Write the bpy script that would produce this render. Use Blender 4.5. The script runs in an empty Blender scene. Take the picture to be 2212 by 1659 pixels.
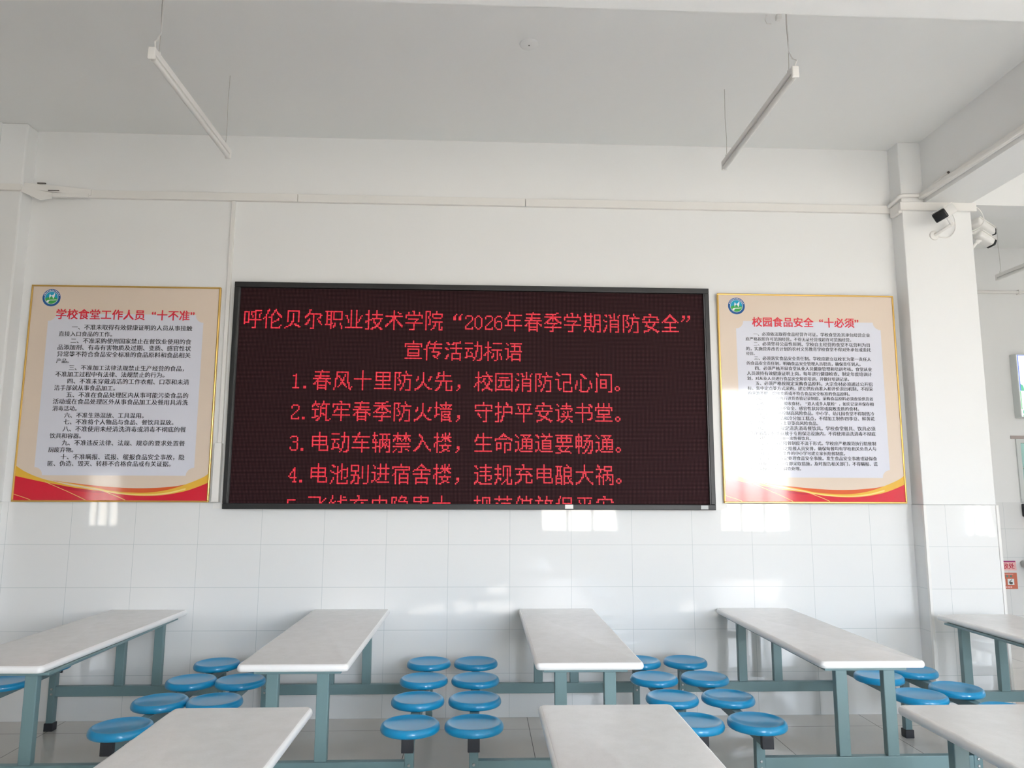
import bpy, bmesh, math, random
from mathutils import Vector, Matrix

S = bpy.context.scene
COL = S.collection
R = math.radians

# ------------------------------------------------------------------ camera
CAM = Vector((-0.217, -5.532, 1.608))
YAW, PITCH, ROLL = R(2.36), R(8.03), R(0.22)
fw = Vector((math.sin(YAW) * math.cos(PITCH), math.cos(YAW) * math.cos(PITCH), math.sin(PITCH)))
r0 = Vector((math.cos(YAW), -math.sin(YAW), 0))
u0 = r0.cross(fw)
rt = r0 * math.cos(ROLL) + u0 * math.sin(ROLL)
up = u0 * math.cos(ROLL) - r0 * math.sin(ROLL)
cd = bpy.data.cameras.new('camera')
cd.sensor_fit = 'HORIZONTAL'
cd.sensor_width = 36.0
cd.lens = 36.0 * 1600 / 2212
cd.clip_start = 0.05
cam = bpy.data.objects.new('camera', cd)
COL.objects.link(cam)
M = Matrix((rt, up, -fw)).transposed().to_4x4()
M.translation = CAM
cam.matrix_world = M
S.camera = cam

# ------------------------------------------------------------------ world, light, exposure
S.view_settings.view_transform = 'Standard'
S.view_settings.look = 'None'
S.view_settings.gamma = 1.0
S.view_settings.use_curve_mapping = False
S.view_settings.exposure = 0.13
S.cycles.use_denoising = True
S.cycles.max_bounces = 10
S.cycles.diffuse_bounces = 7
S.cycles.glossy_bounces = 4
S.cycles.sample_clamp_indirect = 8.0
S.cycles.caustics_reflective = False
S.cycles.caustics_refractive = False

W = bpy.data.worlds.new('sky')
S.world = W
W.use_nodes = True
nt = W.node_tree
nt.nodes.clear()
geo = nt.nodes.new('ShaderNodeTexCoord')
sep = nt.nodes.new('ShaderNodeSeparateXYZ')
ramp = nt.nodes.new('ShaderNodeValToRGB')
mr = nt.nodes.new('ShaderNodeMapRange')
bg = nt.nodes.new('ShaderNodeBackground')
wo = nt.nodes.new('ShaderNodeOutputWorld')
nt.links.new(geo.outputs['Generated'], sep.inputs[0])
mr.inputs['From Min'].default_value = -1
nt.links.new(sep.outputs['Z'], mr.inputs['Value'])
nt.links.new(mr.outputs[0], ramp.inputs[0])
e = ramp.color_ramp.elements
e[0].position = 0.0; e[0].color = (0.50, 0.46, 0.40, 1)       # sunlit paving outside
e[1].position = 1.0; e[1].color = (0.55, 0.78, 1.10, 1)       # zenith
x = ramp.color_ramp.elements.new(0.495); x.color = (0.62, 0.57, 0.50, 1)
x = ramp.color_ramp.elements.new(0.51); x.color = (1.0, 1.0, 1.0, 1)
x = ramp.color_ramp.elements.new(0.65); x.color = (0.82, 0.95, 1.12, 1)
bg.inputs['Strength'].default_value = 8.4
# the sky is brighter on the sun's side, behind the viewer
sun = nt.nodes.new('ShaderNodeMapRange')
sun.inputs['From Min'].default_value = 0.2
sun.inputs['From Max'].default_value = -1.0
sun.inputs['To Min'].default_value = 1.0
sun.inputs['To Max'].default_value = 1.8
nt.links.new(sep.outputs['Y'], sun.inputs['Value'])
# bright hazy patch of sky around the sun
dt = nt.nodes.new('ShaderNodeVectorMath')
dt.operation = 'DOT_PRODUCT'
dt.inputs[1].default_value = Vector((0.42, -0.86, 0.22)).normalized()
nt.links.new(geo.outputs['Generated'], dt.inputs[0])
mx = nt.nodes.new('ShaderNodeMath'); mx.operation = 'MAXIMUM'; mx.inputs[1].default_value = 0.0
pw = nt.nodes.new('ShaderNodeMath'); pw.operation = 'POWER'; pw.inputs[1].default_value = 16.0
ma = nt.nodes.new('ShaderNodeMath'); ma.operation = 'MULTIPLY_ADD'; ma.inputs[1].default_value = 2.6
nt.links.new(dt.outputs['Value'], mx.inputs[0])
nt.links.new(mx.outputs[0], pw.inputs[0])
nt.links.new(pw.outputs[0], ma.inputs[0])
nt.links.new(sun.outputs[0], ma.inputs[2])
vm = nt.nodes.new('ShaderNodeVectorMath')
vm.operation = 'SCALE'
nt.links.new(ramp.outputs[0], vm.inputs[0])
nt.links.new(ma.outputs[0], vm.inputs['Scale'])
nt.links.new(vm.outputs[0], bg.inputs[0])
nt.links.new(bg.outputs[0], wo.inputs[0])

sl = bpy.data.lights.new('sun', 'SUN')
sl.energy = 50.0
sl.angle = R(0.6)
sl.color = (1.0, 0.975, 0.94)
so = bpy.data.objects.new('sun', sl)
so.rotation_euler = Vector((-0.36, 0.76, -0.54)).to_track_quat('-Z', 'Y').to_euler()
so.location = (3, -14, 8)
COL.objects.link(so)


def portal(name, loc, rot, sx, sy):
    """daylight sampling portal standing in a real window opening"""
    ld = bpy.data.lights.new(name, 'AREA')
    ld.shape = 'RECTANGLE'
    ld.size, ld.size_y = sx, sy
    ld.cycles.is_portal = True
    o = bpy.data.objects.new(name, ld)
    o.location = loc
    o.rotation_euler = rot
    COL.objects.link(o)


# room extents
XL, XR, YB, CEIL = -11.0, 8.6, -9.0, 4.32
# window openings:  back wall (x0, x1, z0, z1);  right wall (y0, y1, z0, z1)
BACK_WIN = [(-7.7, -7.1, 0.85, 1.9), (0.95, 2.5, 0.78, 3.45), (4.45, 5.9, 0.78, 3.6)]
RIGHT_WIN = [(-8.4, -7.4, 0.75, 3.2), (0.8, 1.3, 0.9, 2.8)]
for (a, b, c, d) in BACK_WIN:
    portal('daylight_portal', ((a + b) / 2, YB - 0.02, (c + d) / 2), (R(90), 0, 0), b - a, d - c)
for (a, b, c, d) in RIGHT_WIN:
    portal('daylight_portal', (XR + 0.02, (a + b) / 2, (c + d) / 2), (R(90), 0, R(90)), b - a, d - c)


# ------------------------------------------------------------------ materials
def sr(r, g, b):
    f = lambda c: (c / 255 / 12.92) if c <= 10 else (((c / 255) + 0.055) / 1.055) ** 2.4
    return (f(r), f(g), f(b), 1)


def mat(name, col, rough=0.5, metal=0.0, emit=None, estr=1.0, spec=0.5, coat=0.0):
    m = bpy.data.materials.new(name)
    m.use_nodes = True
    b = m.node_tree.nodes['Principled BSDF']
    b.inputs['Base Color'].default_value = col
    b.inputs['Roughness'].default_value = rough
    b.inputs['Metallic'].default_value = metal
    b.inputs['Specular IOR Level'].default_value = spec
    b.inputs['Coat Weight'].default_value = coat
    b.inputs['Coat Roughness'].default_value = 0.06
    if emit:
        b.inputs['Emission Color'].default_value = emit
        b.inputs['Emission Strength'].default_value = estr
    return m


class NT:
    """small node-building helper on one material"""
    def __init__(self, m):
        self.t = m.node_tree
        self.b = self.t.nodes['Principled BSDF']

    def n(self, kind, **kw):
        o = self.t.nodes.new(kind)
        for k, v in kw.items():
            setattr(o, k, v)
        return o

    def link(self, a, b):
        self.t.links.new(a, b)

    def math(self, op, a, b=None):
        o = self.n('ShaderNodeMath', operation=op)
        for i, v in enumerate((a, b)):
            if v is None:
                continue
            if isinstance(v, (int, float)):
                o.inputs[i].default_value = v
            else:
                self.link(v, o.inputs[i])
        return o.outputs[0]

    def mix(self, fac, c0, c1):
        o = self.n('ShaderNodeMix', data_type='RGBA')
        self.link(fac, o.inputs[0])
        for i, c in ((6, c0), (7, c1)):
            if isinstance(c, tuple):
                o.inputs[i].default_value = c
            else:
                self.link(c, o.inputs[i])
        return o.outputs[2]

    def pos(self):
        g = self.n('ShaderNodeNewGeometry')
        s = self.n('ShaderNodeSeparateXYZ')
        self.link(g.outputs['Position'], s.inputs[0])
        return g, s

    def grid(self, v, off, size, w):
        """1 on a joint line, 0 on the tile"""
        u = self.math('DIVIDE', self.math('SUBTRACT', v, off), size)
        fr = self.math('FRACT', u)
        d = self.math('ABSOLUTE', self.math('SUBTRACT', fr, 0.5))
        return self.math('GREATER_THAN', d, 0.5 - w / size / 2)


def noise_bump(k, scale, strength, dist=0.02, detail=2.0):
    nz = k.n('ShaderNodeTexNoise')
    nz.inputs['Scale'].default_value = scale
    nz.inputs['Detail'].default_value = detail
    g = k.n('ShaderNodeNewGeometry')
    k.link(g.outputs['Position'], nz.inputs['Vector'])
    b = k.n('ShaderNodeBump')
    b.inputs['Strength'].default_value = strength
    b.inputs['Distance'].default_value = dist
    k.link(nz.outputs[0], b.inputs['Height'])
    k.link(b.outputs[0], k.b.inputs['Normal'])
    return nz, b


# painted plaster
M_PAINT = mat('wall_paint', (0.826, 0.83, 0.828, 1), 0.75, spec=0.25)
k = NT(M_PAINT)
noise_bump(k, 9.0, 0.06, 0.01, 3)
M_CEIL = mat('ceiling_paint', (0.84, 0.845, 0.835, 1), 0.85, spec=0.2)
k = NT(M_CEIL)
noise_bump(k, 5.0, 0.06, 0.01, 3)


def tile_mat(name, axis, off, base, grout, tw, th, zoff, rough, w=0.0024):
    m = mat(name, base, rough, spec=0.5)
    k = NT(m)
    g, s = k.pos()
    a = k.grid(s.outputs[axis], off, tw, w)
    b = k.grid(s.outputs['Z' if axis != 'F' else 'Y'], zoff, th, w)
    j = k.math('MAXIMUM', a, b)
    k.link(k.mix(j, base, grout), k.b.inputs['Base Color'])
    mr = k.math('MULTIPLY_ADD', j, 0.5)
    mr.node.inputs[2].default_value = rough
    k.link(mr, k.b.inputs['Roughness'])
    nz, bm = noise_bump(k, 2.2, 0.10, 0.012, 1)
    return m


M_TILE_FAR = tile_mat('wall_tile', 'X', 0.0, (0.79, 0.795, 0.795, 1), (0.47, 0.51, 0.52, 1), 0.45, 0.30, 0.0, 0.03)
M_TILE_SIDE = tile_mat('wall_tile_side', 'Y', 0.0, (0.79, 0.795, 0.795, 1), (0.47, 0.51, 0.52, 1), 0.45, 0.30, 0.0, 0.03)
M_TILE_COL = tile_mat('column_tile', 'X', 3.19, (0.79, 0.795, 0.795, 1), (0.47, 0.51, 0.52, 1), 0.45, 0.30, 0.0, 0.03)

# polished floor tile
M_FLOOR = mat('floor_tile', (0.40, 0.385, 0.355, 1), 0.10, spec=0.5)
k = NT(M_FLOOR)
g, s = k.pos()
j = k.math('MAXIMUM', k.grid(s.outputs['X'], 0.127, 0.8, 0.004), k.grid(s.outputs['Y'], -0.265, 0.8, 0.004))
nz = k.n('ShaderNodeTexNoise')
nz.inputs['Scale'].default_value = 3.0
nz.inputs['Detail'].default_value = 8.0
k.link(g.outputs['Position'], nz.inputs['Vector'])
cb = k.mix(nz.outputs[0], (0.62, 0.585, 0.54, 1), (0.71, 0.675, 0.63, 1))
k.link(k.mix(j, cb, (0.13, 0.12, 0.11, 1)), k.b.inputs['Base Color'])
b = k.n('ShaderNodeBump')
b.inputs['Strength'].default_value = 0.05
b.inputs['Distance'].default_value = 0.01
k.link(nz.outputs[0], b.inputs['Height'])
k.link(b.outputs[0], k.b.inputs['Normal'])

# mottled stone-look table top
M_TOP = mat('tabletop_stone', (0.66, 0.65, 0.64, 1), 0.27, spec=0.5)
k = NT(M_TOP)
tc = k.n('ShaderNodeTexCoord')
n1 = k.n('ShaderNodeTexNoise'); n1.inputs['Scale'].default_value = 16; n1.inputs['Detail'].default_value = 6
n2 = k.n('ShaderNodeTexNoise'); n2.inputs['Scale'].default_value = 160; n2.inputs['Detail'].default_value = 2
k.link(tc.outputs['Object'], n1.inputs['Vector']); k.link(tc.outputs['Object'], n2.inputs['Vector'])
f1 = k.math('MULTIPLY', n1.outputs[0], 0.75)
f2 = k.math('MULTIPLY_ADD', n2.outputs[0], 0.35); k.link(f1, f2.node.inputs[2])
rp = k.n('ShaderNodeValToRGB')
rp.color_ramp.elements[0].position = 0.35; rp.color_ramp.elements[0].color = (0.715, 0.71, 0.70, 1)
rp.color_ramp.elements[1].position = 0.75; rp.color_ramp.elements[1].color = (0.785, 0.78, 0.775, 1)
k.link(f2, rp.inputs[0]); k.link(rp.outputs[0], k.b.inputs['Base Color'])

M_EDGE = mat('tabletop_edge', (0.86, 0.855, 0.85, 1), 0.30)
M_TEAL = mat('teal_enamel', (0.15, 0.243, 0.258, 1), 0.38)
k = NT(M_TEAL)
noise_bump(k, 60, 0.05, 0.004, 2)
M_BLACKP = mat('black_plastic', (0.018, 0.02, 0.026, 1), 0.5)
M_SEAT = mat('blue_plastic', (0.0015, 0.262, 0.53, 1), 0.28, coat=0.4)
M_WHITEP = mat('white_plastic', (0.80, 0.79, 0.77, 1), 0.4)
M_TRUNK = mat('trunking_plastic', (0.80, 0.785, 0.76, 1), 0.55)
M_CORD = mat('grey_cord', (0.45, 0.43, 0.40, 1), 0.6)
M_GAP = mat('dark_gap', (0.12, 0.11, 0.10, 1), 0.9)
M_FRAME = mat('black_frame', (0.013, 0.014, 0.015, 1), 0.45)
M_TAPE = mat('clear_tape', (0.45, 0.47, 0.48, 1), 0.12)
M_GOLD = mat('gold_frame', (0.72, 0.46, 0.13, 1), 0.28, metal=0.85)
M_DARKGL = mat('dark_glass', (0.012, 0.013, 0.015, 1), 0.18)
M_ALU = mat('window_frame_paint', (0.62, 0.65, 0.64, 1), 0.4)
M_STEEL = mat('steel', (0.42, 0.43, 0.43, 1), 0.35, metal=0.7)

# LED matrix: grid of small unlit lamps on a dark maroon board
M_LED = mat('led_matrix', (0.02, 0.007, 0.009, 1), 0.75, spec=0.15)
k = NT(M_LED)
tc = k.n('ShaderNodeTexCoord')
s = k.n('ShaderNodeSeparateXYZ')
k.link(tc.outputs['Object'], s.inputs[0])
cells = []
for ax in ('X', 'Z'):
    fr = k.math('FRACT', k.math('DIVIDE', s.outputs[ax], 0.01))
    cells.append(k.math('POWER', k.math('SUBTRACT', fr, 0.5), 2.0))
rr = k.math('ADD', cells[0], cells[1])
dot = k.math('LESS_THAN', rr, 0.062)
k.link(k.mix(dot, (0.013, 0.0030, 0.0045, 1), (0.085, 0.034, 0.038, 1)), k.b.inputs['Base Color'])
M_LIT = mat('lit_led', (0.03, 0.001, 0.002, 1), 0.6, emit=(1.0, 0.0, 0.024, 1), estr=0.72)
M_LITC = mat('lit_led_core', (0.1, 0.02, 0.03, 1), 0.6, emit=(1.0, 0.34, 0.44, 1), estr=1.0)

# posters (laminated prints)
LAM = dict(rough=0.07, spec=0.5)
M_CREAM = mat('poster_cream', sr(218, 201, 185), **LAM)
M_LILAC = mat('poster_lilac', sr(214, 215, 226), **LAM)
M_INK = mat('poster_black_ink', sr(28, 26, 30), **LAM)
M_REDT = mat('poster_red_ink', sr(214, 48, 66), **LAM)
M_RED = mat('poster_red', sr(212, 38, 58), **LAM)
M_RED2 = mat('poster_deep_red', sr(190, 28, 50), **LAM)
M_YEL = mat('poster_gold', sr(226, 178, 66), **LAM)
M_YEL2 = mat('poster_pale_gold', sr(240, 214, 130), **LAM)
M_ORG = mat('poster_orange', sr(214, 96, 48), **LAM)
M_NAVY = mat('emblem_navy', sr(32, 88, 148), **LAM)
M_SKYB = mat('emblem_sky_blue', sr(30, 158, 196), **LAM)
M_GRN = mat('emblem_green', sr(62, 166, 84), **LAM)
M_WHI = mat('emblem_white', sr(236, 242, 244), **LAM)
M_PINK = mat('sign_pink', sr(240, 190, 190), 0.5)
M_PURP = mat('sign_purple', sr(160, 40, 110), 0.5)
M_BRICK = mat('sign_terracotta', sr(206, 116, 92), 0.5)
M_SIGNRED = mat('sign_red_ink', sr(196, 30, 60), 0.5)
M_TEALINK = mat('sign_teal_ink', sr(96, 150, 140), 0.5)


# ------------------------------------------------------------------ mesh helpers
def box(bm, x0, x1, y0, y1, z0, z1, bev=0.0, seg=2):
    r = bmesh.ops.create_cube(bm, size=1)
    vs = r['verts']
    for v in vs:
        v.co.x = x0 if v.co.x < 0 else x1
        v.co.y = y0 if v.co.y < 0 else y1
        v.co.z = z0 if v.co.z < 0 else z1
    if bev:
        es = list({e for v in vs for e in v.link_edges})
        bmesh.ops.bevel(bm, geom=es, offset=bev, segments=seg, profile=0.5, affect='EDGES')


def obox(bm, c, ax, ay, az, sx, sy, sz, bev=0.0):
    """box with its own axes"""
    t = bmesh.new()
    box(t, -sx / 2, sx / 2, -sy / 2, sy / 2, -sz / 2, sz / 2, bev, 3)
    m = Matrix((ax, ay, az)).transposed().to_4x4()
    m.translation = c
    t.transform(m)
    merge(bm, t)


def merge(bm, t):
    me = bpy.data.meshes.new('tmp')
    t.to_mesh(me)
    t.free()
    bm.from_mesh(me)
    bpy.data.meshes.remove(me)


def tube(bm, pts, rad, seg=8, caps=True):
    pts = [Vector(p) for p in pts]
    rings = []
    ref = None
    for i, p in enumerate(pts):
        d = (pts[min(i + 1, len(pts) - 1)] - pts[max(i - 1, 0)]).normalized()
        if ref is None:
            ref = Vector((0, 0, 1)) if abs(d.z) < 0.9 else Vector((1, 0, 0))
        a = d.cross(ref).normalized()
        b = d.cross(a).normalized()
        ref = a.cross(d).normalized()
        rings.append([bm.verts.new(p + (a * math.cos(q) + b * math.sin(q)) * rad)
                      for q in [2 * math.pi * n / seg for n in range(seg)]])
    for i in range(len(rings) - 1):
        for n in range(seg):
            bm.faces.new((rings[i][n], rings[i][(n + 1) % seg], rings[i + 1][(n + 1) % seg], rings[i + 1][n]))
    if caps:
        bm.faces.new(rings[0])
        bm.faces.new(list(reversed(rings[-1])))


def lathe(bm, prof, seg=40, m=None):
    rows = []
    for (r, z) in prof:
        if r < 1e-6:
            rows.append([bm.verts.new((0, 0, z))])
        else:
            rows.append([bm.verts.new((r * math.cos(2 * math.pi * n / seg), r * math.sin(2 * math.pi * n / seg), z)) for n in range(seg)])
    for i in range(len(rows) - 1):
        A, B = rows[i], rows[i + 1]
        for n in range(seg):
            q = (n + 1) % seg
            if len(A) == 1 and len(B) > 1:
                bm.faces.new((A[0], B[n], B[q]))
            elif len(B) == 1 and len(A) > 1:
                bm.faces.new((A[n], A[q], B[0]))
            elif len(A) > 1:
                bm.faces.new((A[n], B[n], B[q], A[q]))
    if m is not None:
        bmesh.ops.transform(bm, matrix=m, verts=[v for row in rows for v in row])


def sheet(bm, pts, y0, y1):
    """flat outline in the XZ plane with thickness from y0 (front) to y1"""
    f = bm.faces.new([bm.verts.new((px, y0, pz)) for px, pz in pts])
    r = bmesh.ops.extrude_face_region(bm, geom=[f])
    for v in [g for g in r['geom'] if isinstance(g, bmesh.types.BMVert)]:
        v.co.y = y1


def obj(name, bm, m, parent=None, smooth=False, loc=None):
    bmesh.ops.recalc_face_normals(bm, faces=bm.faces)
    me = bpy.data.meshes.new(name)
    bm.to_mesh(me)
    bm.free()
    if smooth:
        for p in me.polygons:
            p.use_smooth = True
        if smooth is not True:
            me.set_sharp_from_angle(angle=R(smooth))
    me.materials.append(m)
    o = bpy.data.objects.new(name, me)
    COL.objects.link(o)
    if parent:
        o.parent = parent
    if loc is not None:
        o.location = loc
    return o


def tag(o, label, cat, group=None):
    o['label'] = label
    o['category'] = cat
    if group:
        o['group'] = group
    return o


def thing(name, label, cat, loc=(0, 0, 0), group=None):
    o = bpy.data.objects.new(name, None)
    o.empty_display_size = 0.1
    o.location = loc
    COL.objects.link(o)
    return tag(o, label, cat, group)


def struct(name, bm, m, label=None, cat=None):
    o = obj(name, bm, m)
    o['kind'] = 'structure'
    if label:
        o['label'] = label
        o['category'] = cat
    return o


def new():
    return bmesh.new()


# ------------------------------------------------------------------ room shell
bm = new(); box(bm, XL - 0.3, XR + 0.3, YB - 0.3, 2.6, -0.15, 0.0)
struct('floor', bm, M_FLOOR, 'polished grey beige floor tiles under the canteen tables', 'floor')
bm = new(); box(bm, XL - 0.3, XR + 0.3, YB - 0.3, 2.6, CEIL, CEIL + 0.15)
struct('ceiling', bm, M_CEIL, 'plain off-white ceiling the tube lamps hang from', 'ceiling')

# wall with the display: painted part and tiled dado
bm = new(); box(bm, XL, 3.30, 0.0, 0.22, 1.5, CEIL)
struct('wall_front', bm, M_PAINT, 'white painted wall above the tiles behind the red display', 'wall')
bm = new(); box(bm, XL, 3.30, -0.004, 0.22, 0.0, 1.5)
struct('trim_1', bm, M_TILE_FAR, 'glossy white wall tiles below the display and posters', 'wall tiles')

# pilaster at the left end
bm = new(); box(bm, -4.25, -3.65, -0.13, 0.05, 1.5, CEIL, 0.012)
struct('wall_pilaster', bm, M_PAINT, 'shallow white pilaster at the left edge of the display wall', 'pilaster')
bm = new(); box(bm, -4.255, -3.645, -0.135, 0.05, 0.0, 1.5, 0.004)
struct('trim_2', bm, M_TILE_FAR, 'white tiles around the foot of the left pilaster', 'wall tiles')

# column right of the second poster
CX0, CX1, CY0 = 3.035, 3.582, -0.15
bm = new(); box(bm, CX0, CX1, CY0, 0.30, 1.5, CEIL, 0.006)
struct('wall_column', bm, M_PAINT, 'square white column carrying the cameras', 'column')
bm = new(); box(bm, CX0 - 0.006, CX1 + 0.006, CY0 - 0.006, 0.30, 0.0, 1.5, 0.002)
struct('trim_3', bm, M_TILE_COL, 'white tiles around the lower part of the camera column', 'wall tiles')
# corner beads of the tiled column
for i, (cx, lab) in enumerate(((CX0, 'left'), (CX1, 'right'))):
    bm = new(); box(bm, cx - 0.011, cx + 0.011, CY0 - 0.014, CY0 + 0.010, 0.0, 1.5, 0.003)
    struct('trim_%d' % (4 + i), bm, M_WHITEP, 'white plastic corner bead on the %s edge of the tiled column' % lab, 'corner bead')

# beams
bm = new(); box(bm, 3.21, 3.575, -8.98, CY0 + 0.002, 3.82, CEIL)
struct('ceiling_beam', bm, M_PAINT, 'white ceiling beam running from the camera column over the hall', 'beam')
bm = new(); box(bm, -4.2, -3.84, -8.98, -0.128, 3.82, CEIL)
struct('ceiling_beam', bm, M_PAINT, 'white ceiling beam running from the left pilaster over the hall', 'beam')
bm = new(); box(bm, -3.84, 3.21, -2.72, -2.385, 3.82, CEIL)
struct('ceiling_beam', bm, M_PAINT, 'white ceiling beam crossing the top edge of the photo', 'beam')
bm = new(); box(bm, 3.575, XR, 0.0, 0.25, 3.877, CEIL)
struct('ceiling_beam', bm, M_PAINT, 'white beam over the opening right of the camera column', 'beam')

# hall beyond the opening
YK = 2.32
bm = new()
box(bm, 3.0, 5.60, YK, YK + 0.2, 1.48, CEIL)
box(bm, 7.6, XR, YK, YK + 0.2, 1.48, CEIL)
box(bm, 5.60, 7.6, YK, YK + 0.2, 2.165, CEIL)
struct('wall_back', bm, M_PAINT, 'white painted wall with the serving hatch behind the column', 'wall')
bm = new(); box(bm, 3.0, XR, YK - 0.004, YK + 0.2, 0.0, 1.48)
struct('trim_6', bm, M_TILE_FAR, 'white wall tiles below the serving hatch', 'wall tiles')
bm = new(); box(bm, 3.05, 3.25, 0.22, YK, 0.0, CEIL)
struct('wall_partition', bm, M_PAINT, 'white partition closing the space behind the column', 'wall')

# outer walls with window openings
def wall_with_openings(name, axis, c0, c1, a0, a1, wins, m, lab):
    bm = new()
    def put(u0, u1, z0, z1):
        if axis == 'x':
            box(bm, u0, u1, c0, c1, z0, z1)
        else:
            box(bm, c0, c1, u0, u1, z0, z1)
    u = a0
    for (p, q, z0, z1) in sorted(wins):
        put(u, p, 0, CEIL)
        put(p, q, 0, z0)
        put(p, q, z1, CEIL)
        u = q
    put(u, a1, 0, CEIL)
    struct(name, bm, m, lab, 'wall')

wall_with_openings('wall_rear', 'x', YB - 0.22, YB, XL, XR, BACK_WIN, M_PAINT, 'white outer wall with windows behind the viewer')
wall_with_openings('wall_right', 'y', XR, XR + 0.22, YB, 2.5, RIGHT_WIN, M_PAINT, 'white outer wall with windows on the right side of the hall')
bm = new(); box(bm, XL - 0.2, XL, YB, 0.2, 0, CEIL)
struct('wall_left', bm, mat('left_wall_paint', (0.76, 0.71, 0.64, 1), 0.8), 'cream painted end wall on the far left of the hall', 'wall')

def window(n, axis, c, a, b, z0, z1):
    bm = new()
    t, d = 0.05, 0.06
    def put(u0, u1, w0, w1):
        if axis == 'x':
            box(bm, u0, u1, c - d, c, w0, w1)
        else:
            box(bm, c, c + d, u0, u1, w0, w1)
    put(a, b, z0, z0 + t); put(a, b, z1 - t, z1); put(a, a + t, z0 + t, z1 - t); put(b - t, b, z0 + t, z1 - t)
    zt = z0 + (z1 - z0) * 0.68
    put(a + t, b - t, zt, zt + t)
    for f in (0.34, 0.66):
        u = a + (b - a) * f
        put(u - t / 2, u + t / 2, z0 + t, zt); put(u - t / 2, u + t / 2, zt + t, z1 - t)
    struct('window_%d' % n, bm, M_ALU, 'pale window frame with mullions in an outer wall, opening %d' % n, 'window')

i = 1
for (a, b, c, d) in BACK_WIN:
    window(i, 'x', YB - 0.1, a, b, c, d); i += 1
for (a, b, c, d) in RIGHT_WIN:
    window(i, 'y', XR + 0.08, a, b, c, d); i += 1


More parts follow.
